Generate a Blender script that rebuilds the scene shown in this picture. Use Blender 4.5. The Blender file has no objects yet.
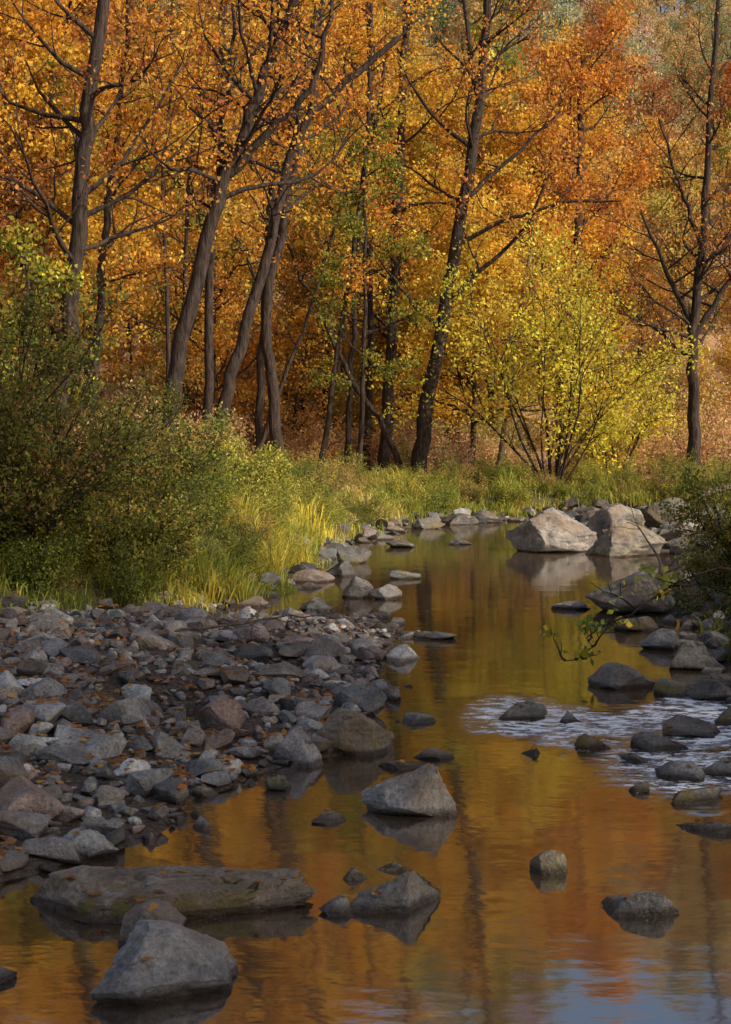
import bpy, math, random
import numpy as np
from mathutils import noise, Vector
rng = np.random.default_rng(11)
random.seed(5)
scene = bpy.context.scene
COL = scene.collection

# ------------------------------------------------------------------ helpers
def build(name, V, groups, mats, col=None, link=True):
    """groups: list of (faces (n,k), material index, smooth)"""
    me = bpy.data.meshes.new(name)
    V = np.asarray(V, dtype=np.float32)
    me.vertices.add(len(V)); me.vertices.foreach_set('co', V.ravel())
    groups = [g for g in groups if len(g[0])]
    loops = np.concatenate([np.asarray(g[0]).ravel() for g in groups]).astype(np.int32)
    tot = np.concatenate([np.full(len(g[0]), g[0].shape[1]) for g in groups])
    start = np.concatenate([[0], np.cumsum(tot)[:-1]]).astype(np.int32)
    mi = np.concatenate([np.full(len(g[0]), g[1]) for g in groups]).astype(np.int32)
    sm = np.concatenate([np.full(len(g[0]), g[2]) for g in groups]).astype(bool)
    me.loops.add(len(loops)); me.loops.foreach_set('vertex_index', loops)
    me.polygons.add(len(tot)); me.polygons.foreach_set('loop_start', start)
    me.polygons.foreach_set('material_index', mi)
    me.polygons.foreach_set('use_smooth', sm)
    if col is not None:
        c = np.ones((len(V), 4), dtype=np.float32); c[:, :3] = col
        a = me.color_attributes.new('tint', 'FLOAT_COLOR', 'POINT')
        a.data.foreach_set('color', c.ravel())
    for m in mats: me.materials.append(m)
    me.update(calc_edges=True)
    if not link: return me
    ob = bpy.data.objects.new(name, me); COL.objects.link(ob)
    return ob

def norm(v):
    return v/(np.linalg.norm(v, axis=-1, keepdims=True)+1e-9)

_tab = rng.random((256, 256))
def vnoise(x, y):
    xi = np.floor(x).astype(int); yi = np.floor(y).astype(int)
    fx = x-xi; fy = y-yi
    fx = fx*fx*(3-2*fx); fy = fy*fy*(3-2*fy)
    g = lambda a, b: _tab[a % 256, b % 256]
    return (g(xi, yi)*(1-fx)*(1-fy)+g(xi+1, yi)*fx*(1-fy)+g(xi, yi+1)*(1-fx)*fy+g(xi+1, yi+1)*fx*fy)*2-1
def fbm(x, y, o=4):
    s = 0; a = 1
    for i in range(o):
        s = s+a*vnoise(x*2**i+i*17.3, y*2**i+i*9.1); a *= .5
    return s

def sd(x, y, poly):
    x = np.asarray(x, float); y = np.asarray(y, float)
    P = np.array(poly, float); Q = np.roll(P, -1, axis=0)
    best = np.full(x.shape, 1e9); ins = np.zeros(x.shape, bool)
    for (ax, ay), (bx, by) in zip(P, Q):
        dx, dy = bx-ax, by-ay
        t = np.clip(((x-ax)*dx+(y-ay)*dy)/(dx*dx+dy*dy), 0, 1)
        best = np.minimum(best, np.hypot(x-ax-t*dx, y-ay-t*dy))
        c = ((ay > y) != (by > y)) & (x < dx*(y-ay)/(dy if abs(dy) > 1e-9 else 1e-9)+ax)
        ins ^= c
    return np.where(ins, -best, best)

# ------------------------------------------------------------------ terrain layout (metres)
WATER = [(-7,-8),(-5,3),(-2.6,5.6),(-1.7,6.4),(-1.15,7.2),(-1.0,8.2),(-.55,8.8),(.0,9.5),(.15,11.4),(.1,13.5),(.3,15.8),
         (.1,17.0),(-.9,16.7),(-2.0,16.6),(-1.7,18.5),(-1.0,20.5),(-.9,24),(-.75,26.5),(-.1,31),(1.2,36.5),(3.2,40.3),(4.6,40.6),
         (4.5,36),(4.2,31),(4.3,28.5),(6.1,28),(6.6,26),(5.4,22),(4.0,17.5),(3.3,14),(3.0,12),(3.2,10),(4,7),(4.5,3),(5,-8)]
OPEN = [(-9,-8),(-8,6),(-6.2,10.5),(-4.4,13.6),(-3.6,15.0),(-2.5,16.9),(-1.9,18.6),(-1.3,20.6),(-1.2,24.2),(-1.05,26.8),(-.4,31.2),
        (.9,37),(3,41),(6,41.6),(9,40),(9.5,33),(8,28.5),(6.0,22),(4.4,17.5),(3.6,14),(3.3,12),(3.6,10),(4.5,7),(5.2,3),(6,-8)]
def sst(t): t = np.clip(t, 0, 1); return t*t*(3-2*t)
def H(x, y):
    x = np.asarray(x, float); y = np.asarray(y, float)
    wob = .12*fbm(x*1.3, y*1.3, 3)
    dw = sd(x, y, WATER)+wob; db = sd(x, y, OPEN)+wob
    h = np.where(dw < 0, -np.minimum(.5, .02+.3*np.abs(dw)), np.minimum(.28, .13*dw))
    h = h+.02*fbm(x*2.5, y*2.5, 3)
    h = h-.3*np.exp(-(((x+1.5)/.5)**2+((y-10.7)/.6)**2)) - .18*np.exp(-(((x+.9)/.35)**2+((y-13)/.6)**2))
    h = h+sst(db/1.7)*.5+np.clip(db, 0, 30)*.02+np.where(db > 1, .12*fbm(x*.25, y*.25, 3), 0)
    hy = np.clip(y-56, 0, 150)
    h = h+.42*hy*sst(hy/14)+.6*fbm(x*.05, y*.05, 3)*sst(hy/20)
    h = h+np.clip(-x-25, 0, 60)*.3
    return h
def H1(x, y): return float(H(np.array([x]), np.array([y]))[0])

# ------------------------------------------------------------------ node helpers
def mat(name):
    m = bpy.data.materials.new(name); m.use_nodes = True
    nt = m.node_tree; nt.nodes.clear()
    out = nt.nodes.new('ShaderNodeOutputMaterial')
    return m, nt, out
def N(nt, t, **k):
    n = nt.nodes.new(t)
    for a, b in k.items():
        if a.startswith('_'): n.inputs[a[1:].replace('_', ' ')].default_value = b
        else: setattr(n, a, b)
    return n
def L(nt, a, b): nt.links.new(a, b)
def noise_n(nt, scale, detail=4, rough=.55, vec=None):
    n = N(nt, 'ShaderNodeTexNoise'); n.inputs['Scale'].default_value = scale
    n.inputs['Detail'].default_value = detail; n.inputs['Roughness'].default_value = rough
    if vec is not None: L(nt, vec, n.inputs['Vector'])
    return n
def ramp(nt, stops, fac=None, interp='LINEAR'):
    r = N(nt, 'ShaderNodeValToRGB'); cr = r.color_ramp; cr.interpolation = interp
    while len(cr.elements) < len(stops): cr.elements.new(.5)
    for e, (p, c) in zip(cr.elements, stops):
        e.position = p; e.color = (*c, 1) if not isinstance(c, (int, float)) else (c, c, c, 1)
    if fac is not None: L(nt, fac, r.inputs['Fac'])
    return r
def mixc(nt, a, b, fac=1., mode='MIX'):
    m = N(nt, 'ShaderNodeMix', data_type='RGBA', blend_type=mode)
    for s, v in ((0, fac), (6, a), (7, b)):
        if hasattr(v, 'links'): L(nt, v, m.inputs[s])
        elif isinstance(v, (int, float)): m.inputs[s].default_value = v
        else: m.inputs[s].default_value = (*v, 1)
    return m.outputs[2]
def mathn(nt, op, a, b=0., c=0., clamp=False):
    m = N(nt, 'ShaderNodeMath', operation=op, use_clamp=clamp)
    for i, v in enumerate((a, b, c)):
        if hasattr(v, 'links'): L(nt, v, m.inputs[i])
        else: m.inputs[i].default_value = v
    return m.outputs[0]
def maprange(nt, v, a, b, c=0., d=1.):
    m = N(nt, 'ShaderNodeMapRange', interpolation_type='SMOOTHSTEP')
    L(nt, v, m.inputs[0])
    for i, q in enumerate((a, b, c, d)): m.inputs[i+1].default_value = q
    return m.outputs[0]

# ------------------------------------------------------------------ materials
def leaf_mat(name, palette=None, trans=.45):
    m, nt, out = mat(name)
    t = N(nt, 'ShaderNodeVertexColor', layer_name='tint')
    c = t.outputs['Color']
    if palette:
        oi = N(nt, 'ShaderNodeObjectInfo')
        n = len(palette)
        r = ramp(nt, [(i/n, p) for i, p in enumerate(palette)], oi.outputs['Random'], 'CONSTANT')
        c = mixc(nt, r.outputs[0], c, 1., 'MULTIPLY')
    d = N(nt, 'ShaderNodeBsdfDiffuse'); L(nt, c, d.inputs[0])
    tr = N(nt, 'ShaderNodeBsdfTranslucent'); L(nt, c, tr.inputs[0])
    mx = N(nt, 'ShaderNodeMixShader'); mx.inputs[0].default_value = trans
    L(nt, d.outputs[0], mx.inputs[1]); L(nt, tr.outputs[0], mx.inputs[2])
    L(nt, mx.outputs[0], out.inputs[0]); return m
LEAF = leaf_mat('leaf')
FOREST_LEAF = leaf_mat('forest_leaf', [(.8,.38,.06),(.87,.54,.08),(.62,.22,.06),(.86,.46,.06),(.5,.24,.09),(.87,.6,.1),(.4,.4,.08),
                                      (.82,.4,.06),(.5,.22,.08),(.87,.48,.06)])
HAZE_TINT_LEAF = leaf_mat('hill_leaf_haze_tint', [(.7,.48,.3),(.45,.48,.24),(.7,.54,.26),(.33,.4,.22),(.68,.5,.38),(.56,.55,.34),(.76,.55,.24),(.24,.33,.18)])  # far hill leaves; distance haze is painted in as a paler palette
GLOW_LEAF = leaf_mat('understory_tree_leaf', [(.9,.58,.14),(.88,.5,.1),(.88,.62,.2),(.82,.46,.14),(.66,.56,.14),(.88,.56,.2),(.86,.44,.09)])
UNDER_LEAF = leaf_mat('understory_leaf', [(.84,.52,.26),(.86,.56,.22),(.76,.45,.24),(.84,.64,.24),(.6,.54,.22),(.86,.57,.36),(.9,.66,.38)])
BANK_LEAF = leaf_mat('bank_leaf', [(.3,.35,.07),(.5,.47,.09),(.22,.26,.06),(.64,.53,.12),(.42,.42,.09),(.52,.38,.13),(.32,.38,.07)])

def bark_mat(name, c1, c2):
    m, nt, out = mat(name)
    g = N(nt, 'ShaderNodeNewGeometry'); mp = N(nt, 'ShaderNodeMapping'); L(nt, g.outputs['Position'], mp.inputs[0])
    mp.inputs['Scale'].default_value = (6, 6, 1.2)
    n = noise_n(nt, 2.2, 4, .65, mp.outputs[0])
    r = ramp(nt, [(.3, c1), (.7, c2)], n.outputs[0])
    b = N(nt, 'ShaderNodeBsdfPrincipled'); b.inputs['Roughness'].default_value = .9
    b.inputs['Specular IOR Level'].default_value = .1
    L(nt, r.outputs[0], b.inputs['Base Color'])
    bp = N(nt, 'ShaderNodeBump'); bp.inputs['Distance'].default_value = .06; bp.inputs['Strength'].default_value = 1.
    L(nt, n.outputs[0], bp.inputs['Height']); L(nt, bp.outputs[0], b.inputs['Normal'])
    L(nt, b.outputs[0], out.inputs[0]); return m
BARK = bark_mat('bark', (.012,.009,.008), (.08,.06,.05))
BARK_PALE = bark_mat('bark_pale', (.07,.055,.045), (.22,.17,.14))

def rock_mat(name, moss=0.):
    m, nt, out = mat(name)
    g = N(nt, 'ShaderNodeNewGeometry'); P = g.outputs['Position']
    t = N(nt, 'ShaderNodeVertexColor', layer_name='tint')
    n1 = noise_n(nt, 5, 6, .65, P); n2 = noise_n(nt, 45, 4, .7, P); n3 = noise_n(nt, 1.7, 2, .5, P)
    r1 = ramp(nt, [(.28, .35), (.5, .95), (.75, 1.6)], n1.outputs[0])
    r2 = ramp(nt, [(.3, .5), (.7, 1.45)], n2.outputs[0])
    c = mixc(nt, t.outputs['Color'], r1.outputs[0], 1., 'MULTIPLY')
    c = mixc(nt, c, r2.outputs[0], .95, 'MULTIPLY')
    c = mixc(nt, c, (.42, .43, .37), mathn(nt, 'MULTIPLY', maprange(nt, n1.outputs[0], .6, .7), .45))
    c = mixc(nt, c, (.24, .16, .09), mathn(nt, 'MULTIPLY', maprange(nt, n3.outputs[0], .48, .68), .5))
    s = N(nt, 'ShaderNodeSeparateXYZ'); L(nt, P, s.inputs[0])
    sn = N(nt, 'ShaderNodeSeparateXYZ'); L(nt, g.outputs['Normal'], sn.inputs[0])
    if moss:
        up = maprange(nt, sn.outputs[2], -.7, .3)
        k = mathn(nt, 'MULTIPLY', maprange(nt, noise_n(nt, 7, 5, .65, P).outputs[0], .44, .56), up)
        low = maprange(nt, s.outputs[2], .05, .14, .95, .22)
        k = mathn(nt, 'MULTIPLY', k, low, clamp=True)
        c = mixc(nt, c, mixc(nt, (.09,.085,.015), (.2,.15,.03), n2.outputs[0]), k)
    zz = mathn(nt, 'ADD', s.outputs[2], mathn(nt, 'MULTIPLY', n1.outputs[0], -.05))
    wet = maprange(nt, zz, -.01, .03, 1., 0.)
    c = mixc(nt, c, mixc(nt, c, (.25, .21, .18), 1., 'MULTIPLY'), wet)
    b = N(nt, 'ShaderNodeBsdfPrincipled'); L(nt, c, b.inputs['Base Color'])
    L(nt, maprange(nt, wet, 0., 1., .7, .22), b.inputs['Roughness'])
    b.inputs['Specular IOR Level'].default_value = .4
    hsum = mathn(nt, 'ADD', n1.outputs[0], mathn(nt, 'MULTIPLY', n2.outputs[0], .3))
    bp = N(nt, 'ShaderNodeBump'); bp.inputs['Distance'].default_value = .05; bp.inputs['Strength'].default_value = 1.
    L(nt, hsum, bp.inputs['Height']); L(nt, bp.outputs[0], b.inputs['Normal'])
    L(nt, b.outputs[0], out.inputs[0]); return m
ROCK = rock_mat('river_rock'); MOSSY = rock_mat('mossy_rock', 1.)

# ground
m, nt, out = mat('ground_soil'); GROUND = m
g = N(nt, 'ShaderNodeNewGeometry'); P = g.outputs['Position']
t = N(nt, 'ShaderNodeVertexColor', layer_name='tint')
na = noise_n(nt, 6, 7, .75, P); nc = noise_n(nt, 30, 4, .7, P)
vo = N(nt, 'ShaderNodeTexVoronoi'); vo.inputs['Scale'].default_value = 9; L(nt, P, vo.inputs['Vector'])
litter = ramp(nt, [(.25, (.14,.08,.05)), (.45, (.42,.26,.15)), (.6, (.6,.4,.23)), (.8, (.75,.55,.35))], na.outputs[0])
lit2 = mixc(nt, litter.outputs[0], mixc(nt, (.8,.72,.66), vo.outputs['Color'], .3), .5, 'MULTIPLY')
grav = ramp(nt, [(.3, (.04,.03,.024)), (.55, (.13,.1,.078)), (.75, (.24,.2,.16))], nc.outputs[0])
sep = N(nt, 'ShaderNodeSeparateColor'); L(nt, t.outputs['Color'], sep.inputs[0])
c = mixc(nt, grav.outputs[0], lit2, sep.outputs[0])
c = mixc(nt, c, (.1,.1,.03), mathn(nt, 'MULTIPLY', sep.outputs[1], .8))
c = mixc(nt, c, (.07,.045,.025), sep.outputs[2])
b = N(nt, 'ShaderNodeBsdfPrincipled'); b.inputs['Roughness'].default_value = .9; b.inputs['Specular IOR Level'].default_value = .2
L(nt, c, b.inputs['Base Color'])
bp = N(nt, 'ShaderNodeBump'); bp.inputs['Distance'].default_value = .08; bp.inputs['Strength'].default_value = 1.
L(nt, na.outputs[0], bp.inputs['Height']); L(nt, bp.outputs[0], b.inputs['Normal']); L(nt, b.outputs[0], out.inputs[0])

# water
m, nt, out = mat('creek_water'); WATERM = m
g = N(nt, 'ShaderNodeNewGeometry'); P = g.outputs['Position']
s = N(nt, 'ShaderNodeSeparateXYZ'); L(nt, P, s.inputs[0])
nw = noise_n(nt, 1.3, 3, .6, P)
yw = mathn(nt, 'ADD', s.outputs[1], mathn(nt, 'MULTIPLY', mathn(nt, 'SUBTRACT', nw.outputs[0], .5), 2.6))
band = mathn(nt, 'MULTIPLY', maprange(nt, yw, 9.4, 10.2), maprange(nt, yw, 10.8, 11.6, 1., 0.))
rap = mathn(nt, 'MULTIPLY', band, maprange(nt, s.outputs[0], .45, 1.2))
band2 = mathn(nt, 'MULTIPLY', maprange(nt, yw, 7.9, 8.6), maprange(nt, yw, 9.3, 9.9, 1., 0.))
rap = mathn(nt, 'MAXIMUM', rap, mathn(nt, 'MULTIPLY', band2, maprange(nt, s.outputs[0], 1.2, 1.9, 0., .8)))
mp = N(nt, 'ShaderNodeMapping'); L(nt, P, mp.inputs[0]); mp.inputs['Scale'].default_value = (1, 1.6, 1)
r1 = noise_n(nt, 1.1, 2, .5, mp.outputs[0]); r2 = noise_n(nt, 6, 2, .55, mp.outputs[0]); r3 = noise_n(nt, 9, 3, .6, mp.outputs[0])
h = mathn(nt, 'ADD', mathn(nt, 'MULTIPLY', r1.outputs[0], .004), mathn(nt, 'MULTIPLY', r2.outputs[0], .001))
h = mathn(nt, 'ADD', h, mathn(nt, 'MULTIPLY', mathn(nt, 'MULTIPLY', r3.outputs[0], rap), .03))
bp = N(nt, 'ShaderNodeBump'); bp.inputs['Distance'].default_value = 1.; bp.inputs['Strength'].default_value = 1.
L(nt, h, bp.inputs['Height'])
gl = N(nt, 'ShaderNodeBsdfGlossy'); gl.inputs['Roughness'].default_value = .06; L(nt, bp.outputs[0], gl.inputs['Normal'])
gl.inputs[0].default_value = (1,1,1,1)
df = N(nt, 'ShaderNodeBsdfDiffuse'); df.inputs[0].default_value = (.1,.062,.035,1)
tp = N(nt, 'ShaderNodeBsdfTransparent'); tp.inputs[0].default_value = (.78,.62,.45,1)
mb = N(nt, 'ShaderNodeMixShader'); mb.inputs[0].default_value = .5; L(nt, tp.outputs[0], mb.inputs[1]); L(nt, df.outputs[0], mb.inputs[2])
fr = N(nt, 'ShaderNodeFresnel'); fr.inputs[0].default_value = 6.5; L(nt, bp.outputs[0], fr.inputs[1])
mw = N(nt, 'ShaderNodeMixShader'); L(nt, fr.outputs[0], mw.inputs[0]); L(nt, mb.outputs[0], mw.inputs[1]); L(nt, gl.outputs[0], mw.inputs[2])
foam = N(nt, 'ShaderNodeBsdfDiffuse'); foam.inputs[0].default_value = (.9,.92,.94,1)
mp2 = N(nt, 'ShaderNodeMapping'); L(nt, P, mp2.inputs[0]); mp2.inputs['Scale'].default_value = (1.3, 2.2, 1); mp2.inputs['Rotation'].default_value = (0,0,.6)
fn = noise_n(nt, 4.2, 8, .78, mp2.outputs[0])
ff = mathn(nt, 'MULTIPLY', maprange(nt, mathn(nt, 'ADD', fn.outputs[0], mathn(nt, 'MULTIPLY', rap, .06)), .52, .6), maprange(nt, rap, .15, .7))
mf = N(nt, 'ShaderNodeMixShader'); L(nt, ff, mf.inputs[0]); L(nt, mw.outputs[0], mf.inputs[1]); L(nt, foam.outputs[0], mf.inputs[2])
L(nt, mf.outputs[0], out.inputs[0])

# ------------------------------------------------------------------ ground + water sheets
gx = np.concatenate([np.linspace(-120,-12,50,endpoint=False), np.linspace(-12,12,200,endpoint=False), np.linspace(12,120,50)])
gy = np.concatenate([np.linspace(-80,0,30,endpoint=False), np.linspace(0,46,300,endpoint=False), np.linspace(46,260,110)])
X, Y = np.meshgrid(gx, gy); Z = H(X, Y)
V = np.stack([X.ravel(), Y.ravel(), Z.ravel()], 1)
nx, ny = len(gx), len(gy)
idx = np.arange(nx*ny).reshape(ny, nx)
F = np.stack([idx[:-1,:-1], idx[:-1,1:], idx[1:,1:], idx[1:,:-1]], -1).reshape(-1,4)
db = sd(X, Y, OPEN).ravel(); dw = sd(X, Y, WATER).ravel()
zone = np.stack([sst((db-.8)/2.5), sst((db+.2)/.5)*(1-sst((db-1.5)/2.5)), sst((-dw-.05)/.5)], 1)
build('ground', V, [(F, 0, True)], [GROUND], zone)
wv = np.array([(-9,-10,0),(10.5,-10,0),(10.5,43,0),(-9,43,0)], float)
build('creek_water', wv, [(np.array([[0,1,2,3]]), 0, True)], [WATERM])

# ------------------------------------------------------------------ rocks
def ico(sub):
    bpy.ops.mesh.primitive_ico_sphere_add(subdivisions=sub, radius=1)
    o = bpy.context.object; me = o.data
    v = np.array([x.co[:] for x in me.vertices]); f = np.array([p.vertices[:] for p in me.polygons])
    bpy.data.objects.remove(o); return v, f
ICO = {k: ico(k) for k in (2, 3, 5, 6)}
def cut_shape(v, ncut, lo, hi, r):
    v = v.copy()
    for _ in range(ncut):
        n = norm(r.normal(size=3)); d = r.uniform(lo, hi)
        s = v@n-d; v -= np.clip(s, 0, None)[:, None]*n
    return v
def fit(v):
    mn, mx = v.min(0), v.max(0); return (v-(mn+mx)/2)/((mx-mn)/2)
LEAF_SPOTS = []
def big_rock(name, x, y, w, h, dfac=.8, seed=0, tint=(.2,.19,.18), moss=False, slab=False, rot=0., sub=5, peak=None, ncut=14, leaves=None):
    r = np.random.default_rng(seed+100)
    v, f = ICO[sub]
    v = cut_shape(v, ncut, .4, .8, r)
    if slab:
        for n, d in (((.03,-.12,1),.35),((0,0,-1),.35),((1,.35,.2),.8),((-1,-.3,.3),.82),((.12,-1,.35),.55),((-.15,1,.1),.6),((.6,-1,.3),.85)):
            n = norm(np.array(n, float)); s = v@n-d; v = v-np.clip(s,0,None)[:,None]*n
    v = fit(v)
    if peak:
        top = np.clip(v[:,2]+.1, 0, None)
        v[:,2] -= top*np.clip(np.abs(v[:,0]-peak)-.1, 0, 1)*.5
        v = fit(v)
    fq = 1.6
    nrm = norm(v)
    off = Vector((seed*3.1, seed*1.7, 0))
    d = np.array([noise.fractal(Vector(p)*fq+off, .7, 2.1, 6) for p in v])
    d2 = np.array([noise.noise(Vector((p[0]*2, p[1]*2, p[2]*9))+off) for p in v])
    d3 = np.array([noise.noise(Vector((p[0]*1.5, p[1]*1.3, p[2]*1.9))+off*1.3) for p in v])
    crack = np.clip(1-np.abs(d3)/.05, 0, 1)
    v = v+nrm*(d*.075+d2*.04-crack*.045)[:, None]
    if slab:
        st = np.array([noise.noise(Vector((p[0]*2.3, p[1]*1.6, 7.7))) for p in v])
        v[:,2] -= np.where(v[:,2] > 0, .22*sst((st-.02)/.06)*(v[:,2]), 0)
        v[:,0] += .08*d; v[:,1] += .14*d
    v = fit(v)
    dep = w*dfac; bury = .35*h+.05
    sc = np.array([w/2, dep/2, (h+bury)/2])
    v = v*sc
    c, s_ = math.cos(rot), math.sin(rot)
    v = v@np.array([[c,s_,0],[-s_,c,0],[0,0,1]])
    gz = max(0., H1(x, y+.4*dep)) 
    v = v+np.array([x, y+.4*dep, gz+h-(h+bury)/2])
    col = np.tile(np.array(tint)*1.3*np.array([1.03,1.,.95]), (len(v),1))
    if y < 20:
        a_, b2, c2 = v[f[:,0]], v[f[:,1]], v[f[:,2]]
        n_ = norm(np.cross(b2-a_, c2-a_)); ce = (a_+b2+c2)/3
        ok_ = np.where((n_[:,2] > .8) & (ce[:,2] > .035))[0]
        k_ = leaves if leaves is not None else int(r.integers(0, 4))
        if len(ok_) and k_:
            q_ = r.choice(ok_, k_); LEAF_SPOTS.append(ce[q_]+n_[q_]*.006)
    return build(name, v, [(f, 0, True)], [MOSSY if moss else ROCK], col)
G1=(.2,.2,.2); G2=(.26,.25,.24); G3=(.15,.145,.14); R1=(.24,.18,.16)
big_rock('flat_stone_slab', -.87, 6.0, 1.32, .14, .46, 3, (.2,.17,.145), True, True, -.08, 6, leaves=16)
big_rock('foreground_boulder', -.75, 5.15, .58, .22, .75, 12, (.22,.22,.22), False, False, .3, 6, peak=.15, leaves=2)
big_rock('foreground_boulder', -.87, 5.62, .3, .2, .7, 14, (.2,.2,.2), False, False, -.4, 5, peak=.2)
big_rock('creek_boulder', .13, 6.15, .46, .16, .6, 11, G3, False, False, .2, 6, peak=.35, leaves=2)
big_rock('creek_boulder', .255, 7.75, .58, .25, .7, 17, G1, False, False, -.1, 6, peak=.3, leaves=3)
big_rock('mossy_creek_stone', .87, 6.7, .2, .1, .8, 18, (.13,.12,.09), True)
big_rock('creek_stone', 1.19, 6.1, .34, .1, .7, 21, G3, peak=.3, leaves=2)
big_rock('creek_stone', 1.17, 10.5, .38, .14, .7, 24, G3)
big_rock('creek_stone', 2.2, 11.9, .62, .19, .7, 26, G3, peak=-.2)
big_rock('right_bank_boulder', 3.3, 17.2, 1.15, .52, .9, 30, (.2,.18,.15), True, sub=6, peak=.5, leaves=5)
big_rock('stream_boulder', 3.7, 27.6, 1.75, .85, .8, 33, (.2,.18,.165), False, sub=6, peak=.2)
big_rock('stream_boulder', 4.95, 26.6, 1.5, .68, .8, 36, (.19,.165,.14), True, sub=6, peak=-.2)
big_rock('stream_boulder', 6.3, 28.4, 1.0, .55, .8, 38, (.18,.165,.15))
big_rock('stream_boulder', 5.2, 29.5, 1.4, .75, .8, 39, (.19,.175,.16), peak=.1)
big_rock('mossy_boulder', -.1, 9.3, .6, .28, .8, 41, (.2,.175,.15), True, sub=6, peak=-.3, leaves=6)
big_rock('gravel_bar_boulder', -.42, 8.95, .33, .24, .8, 44, (.22,.21,.22), peak=.2)
big_rock('gravel_bar_boulder', -1.0, 9.6, .35, .22, .8, 46, R1, peak=.1)
big_rock('mossy_creek_stone', -.51, 8.35, .18, .08, .8, 48, (.13,.13,.08), True)
big_rock('gravel_bar_boulder', -1.36, 6.95, .3, .12, .8, 50, (.3,.3,.29), peak=-.2)
big_rock('gravel_bar_boulder', -1.76, 7.1, .34, .12, .8, 52, G1)
small = [(1.53,9.5,.25,.09),(1.95,9.45,.34,.1),(1.92,8.6,.3,.1),(1.9,8.05,.36,.07),(1.78,7.4,.36,.05),(2.8,11.3,.42,.17),(2.5,11.5,.3,.13),
 (.44,9.2,.27,.06),(.4,10.4,.35,.06),(.7,15,.62,.08),(.27,19,.42,.2),(-.1,19.2,.42,.28),(.6,22,.5,.12),(-.6,17.6,.4,.16),(1.75,9.1,.2,.05),
 (1.62,8.3,.16,.05),(-.12,6.1,.16,.07),(-.05,6.6,.14,.05),(.15,6.75,.2,.03),(-.2,7.6,.2,.05),(1.5,10.4,.16,.08),(1.1,9.3,.16,.04),
 (2.2,8.7,.3,.1),(2.3,9.9,.4,.12),(2.75,10.3,.4,.14),(-1.45,5.3,.25,.07),(2.6,17.8,.5,.1),(3.0,15.6,.5,.16),(3.0,14.2,.45,.2),(3.05,12.9,.5,.26),
 (1.6,36,.8,.3),(2.5,38,1.,.3),(3.3,39,.9,.35),(4.0,33,.8,.3),(2.0,30,.5,.1),(.7,29,.6,.15),(-.2,25,.6,.3),(-.4,22.5,.5,.25),(7.4,29.5,1.1,.6),
 (6.6,30.5,1.2,.7),(-2.3,9.9,.38,.14),(-1.8,8.5,.34,.12),(-1.9,12.5,.4,.15),(-.7,11.6,.4,.1),(-.35,12.6,.4,.1),(-1.3,12.1,.35,.11),(-2.8,12,.4,.17),(.25,8.9,.3,.04)]
for i, (x, y, w, h) in enumerate(small):
    tn = [G1, G3, G2, (.18,.165,.15)][i % 4]
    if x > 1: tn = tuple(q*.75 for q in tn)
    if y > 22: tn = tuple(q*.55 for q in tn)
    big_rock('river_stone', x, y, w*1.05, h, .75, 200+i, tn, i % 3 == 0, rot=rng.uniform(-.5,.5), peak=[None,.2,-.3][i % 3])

cand = []
def try_place(n, xr, yr, rr, test, sep=.82):
    global cand
    xs = rng.uniform(*xr, n); ys = rng.uniform(*yr, n); rs = rr(n)
    o = np.argsort(-rs); xs, ys, rs = xs[o], ys[o], rs[o]
    k = test(xs, ys); xs, ys, rs = xs[k], ys[k], rs[k]
    arr = np.array(cand) if cand else np.zeros((0,3))
    buf = np.zeros((len(arr)+len(xs), 3)); buf[:len(arr)] = arr; c = len(arr)
    for x, y, r in zip(xs, ys, rs):
        if c:
            d = np.hypot(buf[:c,0]-x, buf[:c,1]-y)
            if np.any(d < sep*(buf[:c,2]+r)): continue
        buf[c] = (x, y, r); c += 1
    cand = [tuple(q) for q in buf[:c]]
def inview(x, y): return (np.abs(x) < .257*y+1.0)
def bar(x, y): return (sd(x,y,OPEN) < .25) & (sd(x,y,WATER) > -.2+.35*fbm(x*2,y*2,2)) & inview(x,y)
try_place(230, (-6.5,1.2), (5.2,20), lambda n: rng.uniform(.1,.18,n), bar)
try_place(2300, (-6.5,1.2), (5.2,20), lambda n: .045+.06*rng.random(n)**1.4, bar, .8)
try_place(15000, (-6.5,1.2), (5.2,18), lambda n: rng.uniform(.016,.05,n), bar, .76)
try_place(900, (-3,10), (18,43), lambda n: rng.uniform(.08,.28,n), lambda x,y: (sd(x,y,OPEN) < .3)&(sd(x,y,WATER) > -.35)&inview(x,y))
try_place(2500, (-3,10), (18,43), lambda n: rng.uniform(.05,.1,n), lambda x,y: (sd(x,y,OPEN) < .3)&(sd(x,y,WATER) > -.3)&inview(x,y))
try_place(1500, (2,6), (6,20), lambda n: rng.uniform(.04,.14,n), lambda x,y: (sd(x,y,OPEN) < .4)&(sd(x,y,WATER) > -.35))
try_place(300, (-3,3.5), (5,14), lambda n: rng.uniform(.03,.09,n), lambda x,y: (sd(x,y,WATER) < -.1)&(sd(x,y,WATER) > -.75)&(fbm(x,y,2) > .1))
S = np.array(cand)
print('stones', len(S))
var = {2: [cut_shape(ICO[2][0], 8, .5, .85, rng) for _ in range(20)], 3: [cut_shape(ICO[3][0], 12, .4, .78, rng) for _ in range(40)]}
var = {k: [fit(v) for v in a] for k, a in var.items()}
pal = np.array([(.2,.2,.2),(.26,.255,.25),(.13,.125,.12),(.24,.21,.185),(.24,.185,.16),(.36,.355,.34),(.19,.17,.15),(.18,.178,.175),(.25,.225,.19)])*1.4
Vs, Fs, Cs = [], [], []; off = 0
hz = H(S[:,0], S[:,1])
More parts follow.
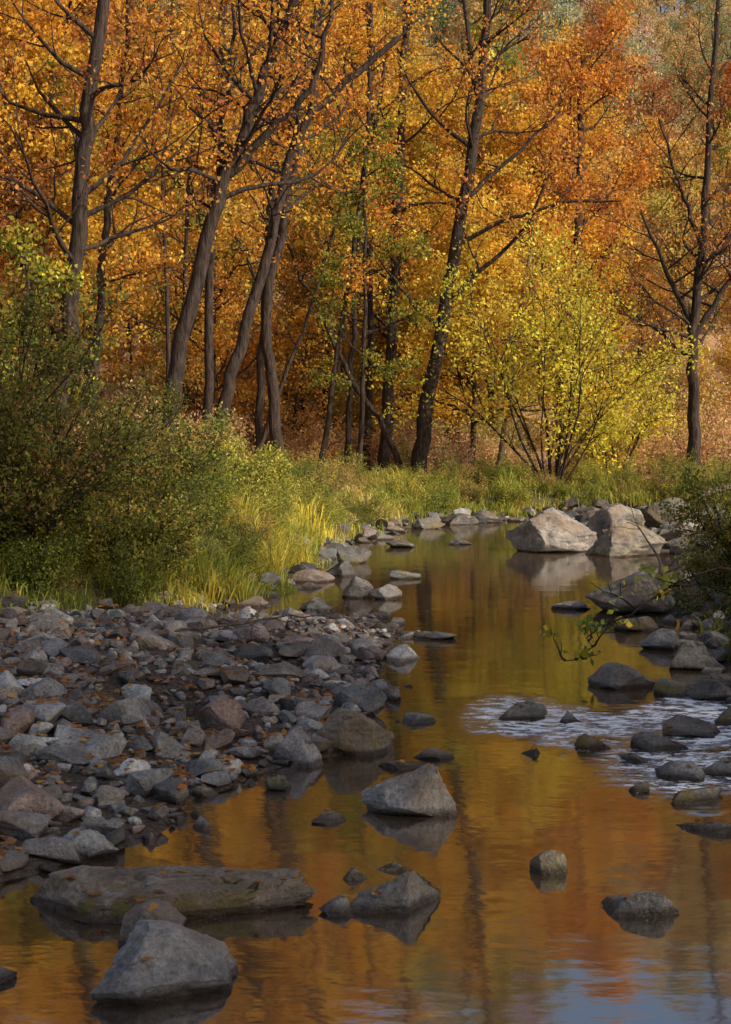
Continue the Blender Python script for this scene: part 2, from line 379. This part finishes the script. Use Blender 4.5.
for (x, y, r), z0 in zip(S, hz):
    k = 3 if r*1422/y > 5 else 2
    v = var[k][rng.integers(len(var[k]))]
    sc = np.array([1.2, rng.uniform(.55,1), rng.uniform(.3,.85)])*r*rng.uniform(.95,1.2)
    a = rng.uniform(0, 6.28); c, s_ = math.cos(a), math.sin(a)
    v = v*sc
    tx = rng.normal()*.35; ct, st = math.cos(tx), math.sin(tx)
    v = v@np.array([[1,0,0],[0,ct,st],[0,-st,ct]])@np.array([[c,s_,0],[-s_,c,0],[0,0,1]])
    v = v+np.array([x, y, z0+sc[2]*rng.uniform(.2,.85)])
    Vs.append(v); Fs.append(ICO[k][1]+off); off += len(v)
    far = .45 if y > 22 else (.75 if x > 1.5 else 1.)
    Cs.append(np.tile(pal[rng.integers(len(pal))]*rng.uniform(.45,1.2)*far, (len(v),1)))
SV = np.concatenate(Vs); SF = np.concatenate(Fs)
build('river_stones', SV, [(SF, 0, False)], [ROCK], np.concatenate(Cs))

# ------------------------------------------------------------------ leaves / tubes
def leaf_quads(C, size, r, wr=.6, flat=0.):
    n = len(C)
    u = norm(r.normal(size=(n,3))); w = r.normal(size=(n,3))
    if flat: u[:,2] *= (1-flat); w[:,2] *= (1-flat); u = norm(u)
    v = norm(np.cross(np.cross(u, w), u))
    sz = (size*r.uniform(.6,1.3,n))[:,None]
    a = C-u*sz*.5; b = C+v*sz*wr*.5; c_ = C+u*sz*.5; d = C-v*sz*wr*.5
    V = np.stack([a,b,c_,d],1).reshape(-1,3)
    return V, np.arange(4*n).reshape(-1,4)
class Acc:
    def __init__(s): s.V=[]; s.F=[]; s.n=0
    def tube(s, P, R, k):
        P = np.asarray(P, float); n = len(P)
        T = norm(np.gradient(P, axis=0)); ref = np.array([.31,.95,.1]) if abs(T[0][1]) < .9 else np.array([1.,0,0])
        U = norm(np.cross(T, ref)); W = np.cross(T, U)
        a = np.linspace(0, 2*np.pi, k, endpoint=False)
        ring = P[:,None]+R[:,None,None]*(np.cos(a)[None,:,None]*U[:,None]+np.sin(a)[None,:,None]*W[:,None])
        s.V.append(ring.reshape(-1,3))
        i = np.arange(n-1)[:,None]*k; j = np.arange(k)[None]; j2 = (j+1)%k
        s.F.append(np.stack([i+j, i+j2, i+k+j2, i+k+j],-1).reshape(-1,4)+s.n); s.n += n*k
def wander(p, d, Ln, n, wob, up, r):
    P = [np.array(p, float)]; d = norm(np.array(d, float))
    for _ in range(n):
        d = norm(d+r.normal(size=3)*wob+np.array([0,0,up])); P.append(P[-1]+d*Ln/n)
    return np.array(P)
def pick(P, t):
    f = t*(len(P)-1); i = min(int(f), len(P)-2); return P[i]+(P[i+1]-P[i])*(f-i), norm(P[i+1]-P[i])
def branch(acc, tips, p, d, Ln, rad, lev, maxl, r, nch, up=.06, wob=.16):
    P = wander(p, d, Ln, 6 if lev < maxl else 3, wob, up, r)
    acc.tube(P, np.linspace(rad, max(rad*.3,.004), len(P)), 6 if lev == 0 else (4 if lev < maxl else 3))
    if lev == maxl: tips.append(P); return
    for i in range(nch[lev]):
        t = r.uniform(.2, 1.) if i else 1.
        q, tg = pick(P, t)
        side = norm(np.cross(tg, r.normal(size=3)))
        ang = r.uniform(.5,1.1) if t < .99 else r.uniform(0,.3)
        dd = tg*math.cos(ang)+side*math.sin(ang); dd[2] += .08
        branch(acc, tips, q, dd, Ln*r.uniform(.35,.6)*(1.15-.4*t), max(rad*.45*(1.1-.5*t),.005), lev+1, maxl, r, nch, up, wob)
def smooth_path(P, m=5, jit=0., r=None):
    P = np.array(P, float); n = len(P)
    Q = np.vstack([2*P[0]-P[1], P, 2*P[-1]-P[-2]]); o = []
    for i in range(1, n):
        for t in np.linspace(0,1,m,endpoint=False):
            a,b,c,d = Q[i-1],Q[i],Q[i+1],Q[i+2]
            o.append(.5*((2*b)+(-a+c)*t+(2*a-5*b+4*c-d)*t*t+(-a+3*b-3*c+d)*t**3))
    o.append(P[-1]); o = np.array(o)
    if jit: o[1:] += r.normal(size=(len(o)-1,3))*jit
    return o
OR=[(.75,.32,.05),(.82,.4,.06),(.66,.24,.04),(.82,.47,.07)]
GD=[(.88,.55,.08),(.86,.48,.06),(.86,.62,.12)]
RU=[(.52,.19,.06),(.6,.25,.06),(.45,.16,.06),(.66,.32,.1)]
GR=[(.22,.25,.045),(.3,.3,.05),(.16,.2,.04),(.45,.38,.06)]
YL=[(.82,.66,.08),(.7,.6,.08),(.86,.66,.09),(.55,.54,.07)]
def tree(name, path, r0, r1, mains=(), nb=16, start=.35, blen=3.2, nch=(6,4), npt=22, lsize=.12, spread=.22, palette=OR, seed=1,
         bark=None, leafmat=None, link=True, updir=.35, taper_len=True, sides=10):
    r = np.random.default_rng(seed)
    acc = Acc(); tips = []
    P = smooth_path(path, 5, .035 if link else .02, r); n = len(P)
    t = np.linspace(0,1,n); R = r0+(r1-r0)*t; R = R*(1+.45*np.exp(-t*22))
    acc.tube(P, R, sides)
    hosts = [(P, R, nb, start)]
    for mp_, mr in mains:
        M = smooth_path(mp_, 5, .03, r); MR = np.linspace(mr, mr*.35, len(M)); acc.tube(M, MR, 7)
        hosts.append((M, MR, max(3, nb//3), .25))
    for M, MR, cnt, st in hosts:
        for i in range(cnt):
            t = st+(1-st)*(i+r.uniform(0,1))/cnt; t = min(t,1)
            q, tg = pick(M, t); a = r.uniform(0, 2*math.pi)
            d = np.array([math.cos(a), math.sin(a), updir+.5*t*r.uniform(.4,1.2)])
            rad = MR[min(int(t*(len(M)-1)), len(M)-1)]*.45
            Ln = blen*r.uniform(.6,1.15)*(1.15-.6*t if taper_len else 1)
            branch(acc, tips, q, d, Ln, max(min(rad,.06),.012), 0, len(nch), r, nch)
    V = np.concatenate(acc.V); F = np.concatenate(acc.F)
    C, Cc = [], []
    pal_ = np.array(palette)
    for T in tips:
        k = r.poisson(npt*r.choice([.05,.5,1.2,2.1]))
        if k == 0: continue
        tt = r.uniform(.1,1.1,k); f = np.clip(tt,0,.999)*(len(T)-1); i = f.astype(int)
        c = T[i]+(T[np.minimum(i+1,len(T)-1)]-T[i])*(f-i)[:,None]+r.normal(size=(k,3))*spread*np.array([1,1,.6])
        C.append(c); base = pal_[r.integers(len(pal_))]*r.uniform(.7,1.15)
        Cc.append(base*r.uniform(.7,1.2,(k,1))*(1+r.normal(size=(k,3))*.06))
    if C:
        C = np.concatenate(C); Cc = np.clip(np.concatenate(Cc),.005,.9)
        LV, LF = leaf_quads(C, lsize, r, .7)
        allV = np.concatenate([V, LV]); col = np.concatenate([np.tile([.2,.2,.2],(len(V),1)), np.repeat(Cc,4,0)])
        gr = [(F,0,True),(LF+len(V),1,False)]
    else: allV, col, gr = V, np.tile([.2,.2,.2],(len(V),1)), [(F,0,True)]
    return build(name, allV, gr, [bark or BARK, leafmat or LEAF], col, link)
def pt(y, *xz, drift=0.):
    return [(x, y+drift*i, z) for i, (x, z) in enumerate(xz)]

tree('leaning_maple_tree', pt(30,(-4.25,.4),(-4.13,2.63),(-3.81,4.53),(-3.22,6.85),(-2.69,8.33),(-2.18,9.7),(-1.59,11.3),(-1.1,13.4)), .2,.08,
     [(pt(30,(-2.9,7.8),(-2.01,8.75),(-1.17,9.5),(-.75,10.9),(-.4,12.6),drift=-.2),.1),(pt(30,(-3.17,6.96),(-3.1,8.1),(-3.03,9.2),(-2.8,11.5),drift=.2),.1)],
     nb=14, start=.45, blen=3.4, npt=9, lsize=.1, palette=OR+RU[:2], seed=2)
tree('oak_tree', pt(28,(-6.15,.6),(-5.82,4.76),(-5.58,7.3),(-5.29,9.7),(-5.0,12.6)), .19,.11, nb=18, start=.3, blen=3.6, npt=12, lsize=.1, palette=OR+RU+RU, seed=3)
tree('slender_maple_tree', pt(32,(-6.24,.7),(-6.04,4.7),(-5.79,7.6),(-5.48,10.1),(-5.3,13)), .11,.05, nb=14, start=.3, blen=2.6, npt=16, lsize=.1, palette=OR+GD, seed=4)
tree('forked_oak_tree', pt(46,(1.6,.4),(1.92,2.97),(2.57,6.53),(3.22,10.1),(3.7,13.3),(3.8,14.6),(4.1,18)), .27,.12,
     [(pt(46,(3.7,13.3),(3.32,15.3),(3.0,17.6)),.13),(pt(46,(2.6,6.7),(3.7,7.8),(5.0,8.95),(5.9,10.9),drift=-.3),.1),(pt(46,(3.22,10.1),(5,11.7),(6.4,13.1),drift=.3),.09),
      (pt(46,(2.4,5.9),(1.1,7.2),(.1,8.6),drift=-.3),.07),(pt(46,(3.45,11.7),(2.1,13),(1.1,14.7),drift=.3),.08),(pt(46,(2.95,8.6),(4.6,9.4),(6.6,9.9),(8.,9.8),drift=-.4),.08)],
     nb=12, start=.45, blen=3.6, npt=7, lsize=.12, palette=RU+OR, seed=5)
tree('leaning_dead_tree', pt(46.3,(1.45,.5),(.63,2.65),(-.5,4.4),(-1.47,6.4),(-2.2,7.8),(-2.9,9.5),drift=-.1), .12,.04, nb=6, start=.4, blen=2., npt=3, lsize=.1, palette=RU, seed=6)
tree('leaning_dead_tree', pt(43,(-3.6,.6),(-2.9,3.0),(-1.9,5.6),(-1.1,8.2),(-.5,10.5),drift=.1), .09,.03, nb=6, start=.4, blen=1.8, npt=3, lsize=.1, palette=RU, seed=30)
tree('maple_tree', pt(38,(-4.1,.6),(-3.75,3.3),(-3.2,5.2),(-2.4,8),(-1.75,10.5),(-.55,11.8),(.9,13)), .2,.08,
     [(pt(38,(-1.9,10),(-1.6,12.3),(-1.2,14.5)),.11)], nb=12, start=.45, blen=3.4, npt=10, lsize=.11, palette=OR+GD[:1], seed=7)
tree('maple_tree', pt(42,(-2.4,.6),(-2.8,4.1),(-2.9,6.4),(-2.2,9.7),(-1.6,12.6),(-1.1,16.5)), .19,.09, nb=14, start=.4, blen=3.4, npt=10, lsize=.12, palette=OR, seed=8)
tree('oak_tree', pt(50,(.6,.7),(.86,4.8),(1.1,9),(1.28,13.6),(1.5,19)), .23,.13, nb=14, start=.4, blen=3.4, npt=12, lsize=.13, palette=GD+OR, seed=9)
tree('maple_sapling', pt(44.5,(-1.5,.7),(-.95,4.5),(-.42,7.9),(0,11.4),(.2,16)), .1,.06, nb=12, start=.4, blen=2.2, npt=10, lsize=.12, palette=OR+RU, seed=10)
tree('maple_sapling', pt(47,(-.68,.7),(-.45,4.9),(-.2,8.9),(.6,14.9)), .11,.06, nb=12, start=.4, blen=2.2, npt=10, lsize=.12, palette=GD, seed=12)
tree('oak_tree', pt(40,(-4.5,.6),(-4.4,6.2),(-4.1,12),(-3.9,17)), .14,.1, nb=14, start=.4, blen=3.2, npt=10, lsize=.11, palette=OR+RU, seed=13)
tree('oak_tree', pt(48,(-3.7,.7),(-3.5,5),(-3.2,11),(-2.9,17)), .15,.1, nb=12, start=.45, blen=3, npt=10, lsize=.12, palette=OR+GD, seed=21)
tree('maple_tree', pt(51,(.05,.7),(.15,6),(.2,12),(.1,18)), .14,.1, nb=12, start=.45, blen=3, npt=10, lsize=.12, palette=GD, seed=22)
tree('maple_sapling', pt(36,(-5.2,.7),(-5.0,5),(-5.1,9),(-4.8,14)), .07,.03, nb=12, start=.3, blen=2.2, npt=14, lsize=.1, palette=GD+OR, seed=23)
tree('maple_sapling', pt(43,(-5.9,.7),(-5.5,5),(-5.4,9),(-4.9,15)), .09,.05, nb=12, start=.3, blen=2.2, npt=12, lsize=.1, palette=RU+OR, seed=27)
tree('bare_sycamore_tree', pt(45,(10.5,.5),(10.4,3.6),(10.38,5.8),(10.7,9.3),(10.95,13),(11.3,18)), .21,.06,
     [(pt(45,(10.4,5.6),(11.4,7.2),(12.5,8.3)),.12),(pt(45,(10.4,5.9),(9.6,7.6),(8.8,9.6),drift=.2),.11),(pt(45,(10.6,8.5),(10.0,10.5),(9.3,12.6),drift=.2),.08)], nb=22, start=.3, blen=3.2, nch=(7,5), npt=2, lsize=.1, palette=RU, seed=14)
tree('slender_sycamore_tree', pt(50,(4.6,.5),(5.1,4.1),(5.4,6.8),(6,10.5)), .12,.03, nb=10, start=.3, blen=2.2, npt=6, lsize=.12, palette=GD+RU, seed=15, bark=BARK_PALE)
tree('golden_maple_tree', pt(51,(3.8,.8),(3.9,4),(3.8,7),(3.9,11)), .13,.04, nb=30, start=.2, blen=3.2, npt=27, lsize=.14, spread=.26, palette=GD, seed=28)
tree('golden_maple_tree', pt(57,(5.2,.8),(5.0,6),(4.9,11),(5.1,15)), .2,.06, nb=34, start=.12, blen=4.2, npt=30, lsize=.16, spread=.3, palette=GD+OR[:2], seed=16)
tree('golden_maple_tree', pt(58,(1.2,.8),(1.0,6),(1.1,11),(1.1,15)), .2,.06, nb=32, start=.12, blen=4.0, npt=30, lsize=.16, spread=.3, palette=GD, seed=26)
tree('golden_maple_tree', pt(54,(-6.0,.8),(-5.8,6),(-5.9,11),(-6,16)), .2,.06, nb=24, start=.15, blen=3.5, npt=24, lsize=.14, spread=.28, palette=GD+OR, seed=17)
tree('rust_oak_tree', pt(58,(8.8,.9),(8.6,7),(8.7,13),(8.8,18)), .26,.08, nb=26, start=.25, blen=4.4, npt=26, lsize=.16, spread=.3, palette=RU+OR, seed=18)
tree('hemlock_tree', pt(44,(-.2,.7),(-.1,4),(0,8),(0,11.5)), .1,.03, nb=22, start=.35, blen=2.2, npt=14, lsize=.1, spread=.14, palette=GR, seed=19, updir=-.05)
tree('green_ash_tree', pt(26,(-6.6,.8),(-6.3,3),(-6.2,5.6)), .07,.02, nb=12, start=.3, blen=1.6, npt=9, lsize=.11, spread=.16, palette=GR+YL[:1], seed=20)

def shrub(name, x, y, hgt, wid, stems, npt, lsize, palette, seed, spread=.12, nch=(5,3), droop=.02, bark=None, leafmat=None, link=True, z=None, srad=.03, lo=.18):
    r = np.random.default_rng(seed); acc = Acc(); tips = []
    z0 = (H1(x,y)-.05) if z is None else z
    for i in range(stems):
        a = r.uniform(0, 6.28); rr = r.uniform(.1,1)**.6
        d = np.array([math.cos(a)*rr*wid/hgt*.7, math.sin(a)*rr*wid/hgt*.7, 1.])
        P = wander((x+math.cos(a)*.12*rr*wid*.4, y+math.sin(a)*.12*rr*wid*.4, z0), d, hgt*r.uniform(.5,1.02), 8, .11, -.0, r)
        acc.tube(P, np.linspace(srad*r.uniform(.6,1.1),.006,len(P)), 5)
        for j in range(7):
            q, tg = pick(P, r.uniform(lo,1.))
            dd = tg+norm(r.normal(size=3))*.8
            branch(acc, tips, q, dd, hgt*r.uniform(.12,.28), srad*.35, 0, len(nch)-1, r, nch, droop, .18)
    V = np.concatenate(acc.V); F = np.concatenate(acc.F); C=[]; Cc=[]; pal_=np.array(palette)
    for T in tips:
        k = r.poisson(npt*r.choice([.1,.7,1.2,2.]))
        if not k: continue
        tt = r.uniform(0,1,k)[:,None]; C.append(T[0]*(1-tt)+T[-1]*tt+r.normal(size=(k,3))*spread)
        Cc.append(pal_[r.integers(len(pal_))]*r.uniform(.6,1.2)*r.uniform(.7,1.2,(k,1)))
    C = np.concatenate(C); Cc = np.clip(np.concatenate(Cc),.004,.9)
    LV, LF = leaf_quads(C, lsize, r, .55)
    return build(name, np.concatenate([V,LV]), [(F,0,True),(LF+len(V),1,False)], [bark or BARK, leafmat or LEAF],
                 np.concatenate([np.tile([.2,.2,.2],(len(V),1)), np.repeat(Cc,4,0)]), link)
shrub('yellow_spicebush', 5.8, 44, 9.2, 6.0, 17, 19, .13, YL, 54, .27, (6,3), srad=.05, lo=.24)
shrub('yellow_spicebush', 8.2, 47, 5.5, 4.0, 10, 14, .13, YL, 52, .22, (5,3), srad=.035, lo=.15)
DG=[(.18,.22,.05),(.25,.27,.06),(.33,.27,.065),(.37,.23,.08),(.14,.18,.045)]
MG=[(.32,.36,.07),(.46,.43,.08),(.24,.29,.06),(.58,.46,.11)]
shrub('bank_shrub', -4.1, 16.4, 2.9, 3.0, 34, 26, .055, DG, 32, .08, (5,4), srad=.018)
shrub('bank_shrub', -5.0, 17.2, 3.7, 3.0, 30, 26, .06, DG+MG[:2], 33, .09, (5,4), srad=.018)
shrub('bank_shrub', -2.9, 18.0, 1.5, 2.0, 24, 18, .05, DG+MG, 34, .08, (5,3), srad=.012)
shrub('bank_shrub', -3.4, 21.5, 1.9, 2.4, 24, 20, .06, MG+DG, 35, .08, (5,3), srad=.012)
shrub('bank_shrub', -2.6, 24.5, 1.3, 2.0, 22, 16, .06, MG, 36, .08, (5,3), srad=.012)
shrub('bank_shrub', -2.6, 29.5, 1.4, 2.6, 24, 16, .07, MG+YL[:1], 37, .1, (5,3), srad=.012)
shrub('bank_shrub', 4.6, 16.3, 1.6, 1.8, 26, 22, .05, DG+MG[:1], 41, .07, (5,3), srad=.012)
shrub('bank_shrub', 3.85, 13.2, 1.0, 1.3, 24, 20, .045, DG+MG[:1], 42, .06, (5,3), srad=.01)
shrub('bank_shrub', 6.1, 19.8, 1.5, 2.0, 22, 18, .055, DG+MG, 45, .08, (5,3), srad=.012)
shrub('bank_shrub', 7.3, 23.0, 1.4, 2.0, 20, 16, .06, MG, 43, .08, (5,3), srad=.012)
tree('overhanging_branch', [(4.2,13.4,.4),(3.5,12.9,.95),(2.7,12.6,.75),(2.05,12.4,.4),(1.75,12.3,.18)], .016,.004, nb=10, start=.4, blen=.45, nch=(3,), npt=7, lsize=.07, spread=.05,
     palette=MG+YL[:1], seed=46, updir=-.1, sides=5)

# ------------------------------------------------------------------ grass masses
def grass(name, xs, ys, hgt, palette, r, w=.008):
    n = len(xs); z = H(xs, ys)-.02
    cl = np.clip(.65+.9*fbm(xs*.9, ys*.9, 3), .15, 1.6)
    ci = np.clip(((fbm(xs*.6+50, ys*.6, 2)+1)/2*len(palette)+r.normal(size=n)*1.0).astype(int), 0, len(palette)-1)
    k = palette[ci]*r.uniform(.6,1.25,(n,1))
    hh = hgt*cl*r.uniform(.4,1.15,n); a = r.uniform(0,6.28,n); b = r.uniform(0,6.28,n); lean = r.uniform(.15,1.1,n)*hh
    B = np.stack([xs,ys,z],1); S_ = np.stack([np.cos(a),np.sin(a),0*a],1)*(w*(1+ys/40))[:,None]
    D = np.stack([np.cos(b),np.sin(b),0*b],1)
    Mi = B+D*(lean*.3)[:,None]+np.array([0,0,1])*(hh*.65)[:,None]; T = B+D*lean[:,None]+np.array([0,0,1])*(hh*.82)[:,None]
    V = np.stack([B-S_,B+S_,Mi+S_*.8,Mi-S_*.8,T],1).reshape(-1,3); i = np.arange(n)[:,None]*5
    return build(name, V, [(i+np.array([[0,1,2,3]]),0,False),(i+np.array([[3,2,4]]),0,False)], [LEAF], np.repeat(k,5,0))
def scatter(n, xr, yr, test, clump=.35):
    cx = rng.uniform(*xr, n//22); cy = rng.uniform(*yr, n//22)
    x = np.repeat(cx,22)+rng.normal(size=len(cx)*22)*clump*.35; y = np.repeat(cy,22)+rng.normal(size=len(cx)*22)*clump*.35
    k = test(x,y); return x[k], y[k]
def bankz(x, y, a=-.1, b=2.6):
    d = sd(x,y,OPEN)+.35*fbm(x*.8,y*.8,3); return (d > a) & (d < b)
PG = np.array(MG[:3]+[MG[3]]+[(.58,.5,.1),(.56,.42,.17),(.64,.55,.2)])
PD = np.array(DG+MG)
x, y = scatter(60000, (-9,1), (10,32), lambda x,y: bankz(x,y)); grass('bank_grass', x, y, .38, np.array(DG[:2]+MG+[(.5,.42,.15),(.5,.46,.1)]), rng, .006)
x, y = scatter(50000, (-2,13), (30,47), lambda x,y: bankz(x,y,-.1,4)); grass('bank_grass', x, y, .6, PG, rng, .008)
x, y = scatter(30000, (3,10), (7,30), lambda x,y: bankz(x,y)&(x>0)); grass('bank_grass', x, y, .4, PD, rng)
x, y = scatter(18000, (-2.8,-.9), (17.5,30), lambda x,y: bankz(x,y,-.25,.7), .5); grass('overhanging_grass_tuft', x, y, .8, np.array(MG+YL[:1]+[(.6,.58,.13)]), rng, .006)

# ------------------------------------------------------------------ background forest (instanced)
variants = []
for i in range(7):
    r = np.random.default_rng(60+i); hh = r.uniform(13,17)
    variants.append(tree('forest_tree_mesh_%d' % i, [(0,0,-.5),(r.normal()*.3,r.normal()*.3,hh*.35),(r.normal()*.5,r.normal()*.5,hh*.7),(r.normal()*.6,0,hh)], .2,.05,
        nb=22, start=.27, blen=3.7, nch=(5,4), npt=15, lsize=.2, spread=.3, palette=[(1,1,1),(.9,.85,.8),(1.1,1.05,.9),(.8,.75,.8)], seed=70+i,
        leafmat=FOREST_LEAF, link=False, sides=6))
sap = []
for i in range(4):
    r = np.random.default_rng(160+i); hh = r.uniform(6.5,9)
    sap.append(tree('forest_sapling_mesh_%d' % i, [(0,0,-.3),(r.normal()*.2,r.normal()*.2,hh*.35),(r.normal()*.3,r.normal()*.3,hh*.7),(r.normal()*.4,0,hh)], .07,.02,
        nb=18, start=.12, blen=2.4, nch=(5,3), npt=14, lsize=.16, spread=.28, palette=[(1,1,1),(.9,.85,.8),(1.1,1.05,.9)], seed=170+i,
        leafmat=GLOW_LEAF, link=False, sides=5))
forest = bpy.data.objects.new('autumn_forest', None); COL.objects.link(forest)
cnt = 0
def put(meshes, x, y, s, parent, nm, lm=None):
    global cnt
    o = bpy.data.objects.new(nm, meshes[rng.integers(len(meshes))]); COL.objects.link(o)
    if lm: o.material_slots[1].link = 'OBJECT'; o.material_slots[1].material = lm
    o.location = (x, y, H1(x,y)); o.rotation_euler = (0,0,rng.uniform(0,6.28)); o.scale = (s,s,s*rng.uniform(.9,1.15)); o.parent = parent; cnt += 1
yy = 62.
while yy < 200:
    half = .257*yy+10; sp = 6.1+.005*yy
    xx = -half
    while xx < half:
        px, py = xx+rng.normal()*1.5, yy+rng.normal()*1.6
        side = px/py
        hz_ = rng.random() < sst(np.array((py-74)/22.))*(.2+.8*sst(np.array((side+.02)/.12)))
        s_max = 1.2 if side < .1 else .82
        put(variants, px, py, rng.uniform(.6,s_max), forest, 'tree', HAZE_TINT_LEAF if hz_ else None); xx += sp
    yy += sp*1.05
for _ in range(140):
    y = rng.uniform(58,84); x = rng.uniform(-.257*y-3, .257*y+3); put(sap, x, y, rng.uniform(.55,1.05), forest, 'sapling')
for _ in range(120):
    y = rng.uniform(84,150); x = rng.uniform(-.1*y, .257*y+3); put(sap, x, y, rng.uniform(.8,1.4), forest, 'sapling', HAZE_TINT_LEAF)
for _ in range(36):
    y = rng.uniform(20,58); x = -(.257*y+rng.uniform(2.5,18)); put(variants, x, y, rng.uniform(.8,1.1), forest, 'tree')
for _ in range(8):
    put(variants, rng.uniform(-14,-6.5), rng.uniform(46,58), rng.uniform(.8,1.1), forest, 'tree')
# unseen trees added right of and behind the viewpoint to shade and dapple the creek
thin = []
for i in range(3):
    thin.append(tree('shade_tree_mesh_%d' % i, [(0,0,-.5),(.2,0,5),(.3,.3,10),(.1,0,15.5)], .24,.06, nb=22, start=.2, blen=4.0, nch=(5,3), npt=10, lsize=.26, spread=.42,
       palette=[(1,1,1),(.9,.85,.8)], seed=80+i, leafmat=FOREST_LEAF, link=False, sides=6))
shade = bpy.data.objects.new('added_shade_trees', None); COL.objects.link(shade)
for gx_ in np.arange(8, 38, 5.6):
    for gy_ in np.arange(-22, 11, 5.6):
        if gx_ < .257*max(gy_,0)+6: continue
        put(thin, gx_+rng.normal()*1., gy_+rng.normal()*1., rng.uniform(.85,1.1), shade, 'tree')
# understory
uv = []
for i in range(5):
    uv.append(shrub('understory_mesh_%d' % i, 0, 0, 2.6, 2.8, 8, 9, .11, [(1,1,1),(.8,.8,.8),(1.1,1,.9)], 90+i, .15, (4,3), leafmat=UNDER_LEAF, link=False, z=-.1, srad=.015))
und = bpy.data.objects.new('forest_understory', None); COL.objects.link(und)
for _ in range(170):
    y = rng.uniform(47,76); x = rng.uniform(-.257*y-4, .257*y+4)
    if sd(np.array([x]),np.array([y]),OPEN)[0] < 3: continue
    put(uv, x, y, rng.uniform(.4,1.2), und, 'shrub')
for _ in range(40):
    y = rng.uniform(27,44); x = -rng.uniform(4.2, .257*y+5)
    put(uv, x, y, rng.uniform(.5,1.), und, 'shrub')
bu = bpy.data.objects.new('bank_undergrowth', None); COL.objects.link(bu)
k_ = 0
while k_ < 340:
    y = rng.uniform(15,48); x = rng.uniform(-6.5, .257*y+2)
    d = sd(np.array([x]),np.array([y]),OPEN)[0]
    if d < .2 or d > 3.6: continue
    put(uv, x, y, rng.uniform(.12,.45), bu, 'plant', BANK_LEAF); k_ += 1

# ------------------------------------------------------------------ fallen leaves (rest on upward stone faces and soil)
a, b_, c_ = SV[SF[:,0]], SV[SF[:,1]], SV[SF[:,2]]
nn = norm(np.cross(b_-a, c_-a)); cen = (a+b_+c_)/3
ok = np.where((nn[:,2] > .75) & (cen[:,2] > .04) & (cen[:,1] < 19) & (fbm(cen[:,0]*1.1, cen[:,1]*1.1, 3) > -.15))[0]
selx = rng.choice(ok, 4800, replace=False)
C1 = np.concatenate([cen[selx]+nn[selx]*.006]+LEAF_SPOTS)
LV1, LF1 = leaf_quads(C1, .055, rng, .75, .9)
n2 = 9000; xs = rng.uniform(-14,14,n2); ys = rng.uniform(12,60,n2); k = sd(xs,ys,OPEN) > .2; xs, ys = xs[k], ys[k]
C2 = np.stack([xs,ys,H(xs,ys)+.03],1); LV2, LF2 = leaf_quads(C2, .12, rng, .8, .8)
cc = np.array([(.58,.28,.1),(.46,.22,.1),(.66,.38,.12),(.3,.16,.08),(.56,.23,.07)])[rng.integers(5,size=len(C1)+len(C2))]
build('fallen_leaves', np.concatenate([LV1,LV2]), [(LF1,0,False),(LF2+len(LV1),0,False)], [LEAF], np.repeat(cc,4,0))

def fallen(name, P, r0, seed, bark):
    r = np.random.default_rng(seed); acc = Acc(); tips = []
    P = smooth_path(P,5,.01,r); acc.tube(P, np.linspace(r0,r0*.3,len(P)), 7)
    for i in range(7):
        q, tg = pick(P, r.uniform(.3,1)); branch(acc, tips, q, tg+norm(r.normal(size=3))*.8, r0*14, r0*.35, 0, 1, r, (3,), 0, .15)
    V = np.concatenate(acc.V); build(name, V, [(np.concatenate(acc.F),0,True)], [bark], np.tile([.2,.2,.2],(len(V),1)))
fallen('fallen_log', [(7.9,34,.9),(9.2,34.5,1.2),(11,35,1.7),(13,36,2.1)], .1, 1, BARK_PALE)
fallen('fallen_branch', [(-1.9,12.8,.34),(-1.3,13.3,.36),(-.6,13.9,.38),(-.1,14.2,.3)], .016, 2, BARK_PALE)
fallen('fallen_log', [(2.9,17.7,.12),(3.7,18.4,.35),(4.8,19.2,.7)], .06, 3, BARK_PALE)

# ------------------------------------------------------------------ light, world, camera
S_ = Vector((.7,-.42,.5)).normalized()
sun = bpy.data.lights.new('sun','SUN'); sun.energy = 5; sun.angle = math.radians(1.5); sun.color = (1,.9,.74)
so = bpy.data.objects.new('sun', sun); COL.objects.link(so); so.rotation_euler = S_.to_track_quat('Z','Y').to_euler()
w = bpy.data.worlds.new('World'); scene.world = w; w.use_nodes = True
nt = w.node_tree; bg = nt.nodes['Background']
sk = nt.nodes.new('ShaderNodeTexSky'); sk.sky_type = 'NISHITA'; sk.sun_disc = False
sk.sun_elevation = math.asin(S_.z); sk.sun_rotation = math.atan2(S_.x, S_.y); sk.dust_density = 4.; sk.ozone_density = .6
nt.links.new(sk.outputs[0], bg.inputs[0]); bg.inputs[1].default_value = .15
cam = bpy.data.cameras.new('camera'); co = bpy.data.objects.new('camera', cam); COL.objects.link(co)
co.location = (0,0,2); co.rotation_euler = (math.radians(90),0,0)
cam.sensor_fit = 'VERTICAL'; cam.sensor_height = 36; cam.lens = 50; cam.shift_y = -.0605; cam.clip_end = 1000; cam.clip_start = .05
scene.camera = co
scene.view_settings.view_transform = 'Standard'; scene.view_settings.look = 'None'; scene.view_settings.exposure = 0
scene.cycles.max_bounces = 4; scene.cycles.diffuse_bounces = 2; scene.cycles.glossy_bounces = 2; scene.cycles.transmission_bounces = 2
scene.cycles.transparent_max_bounces = 6
print('instances', cnt, 'verts', sum(len(m.vertices) for m in bpy.data.meshes))
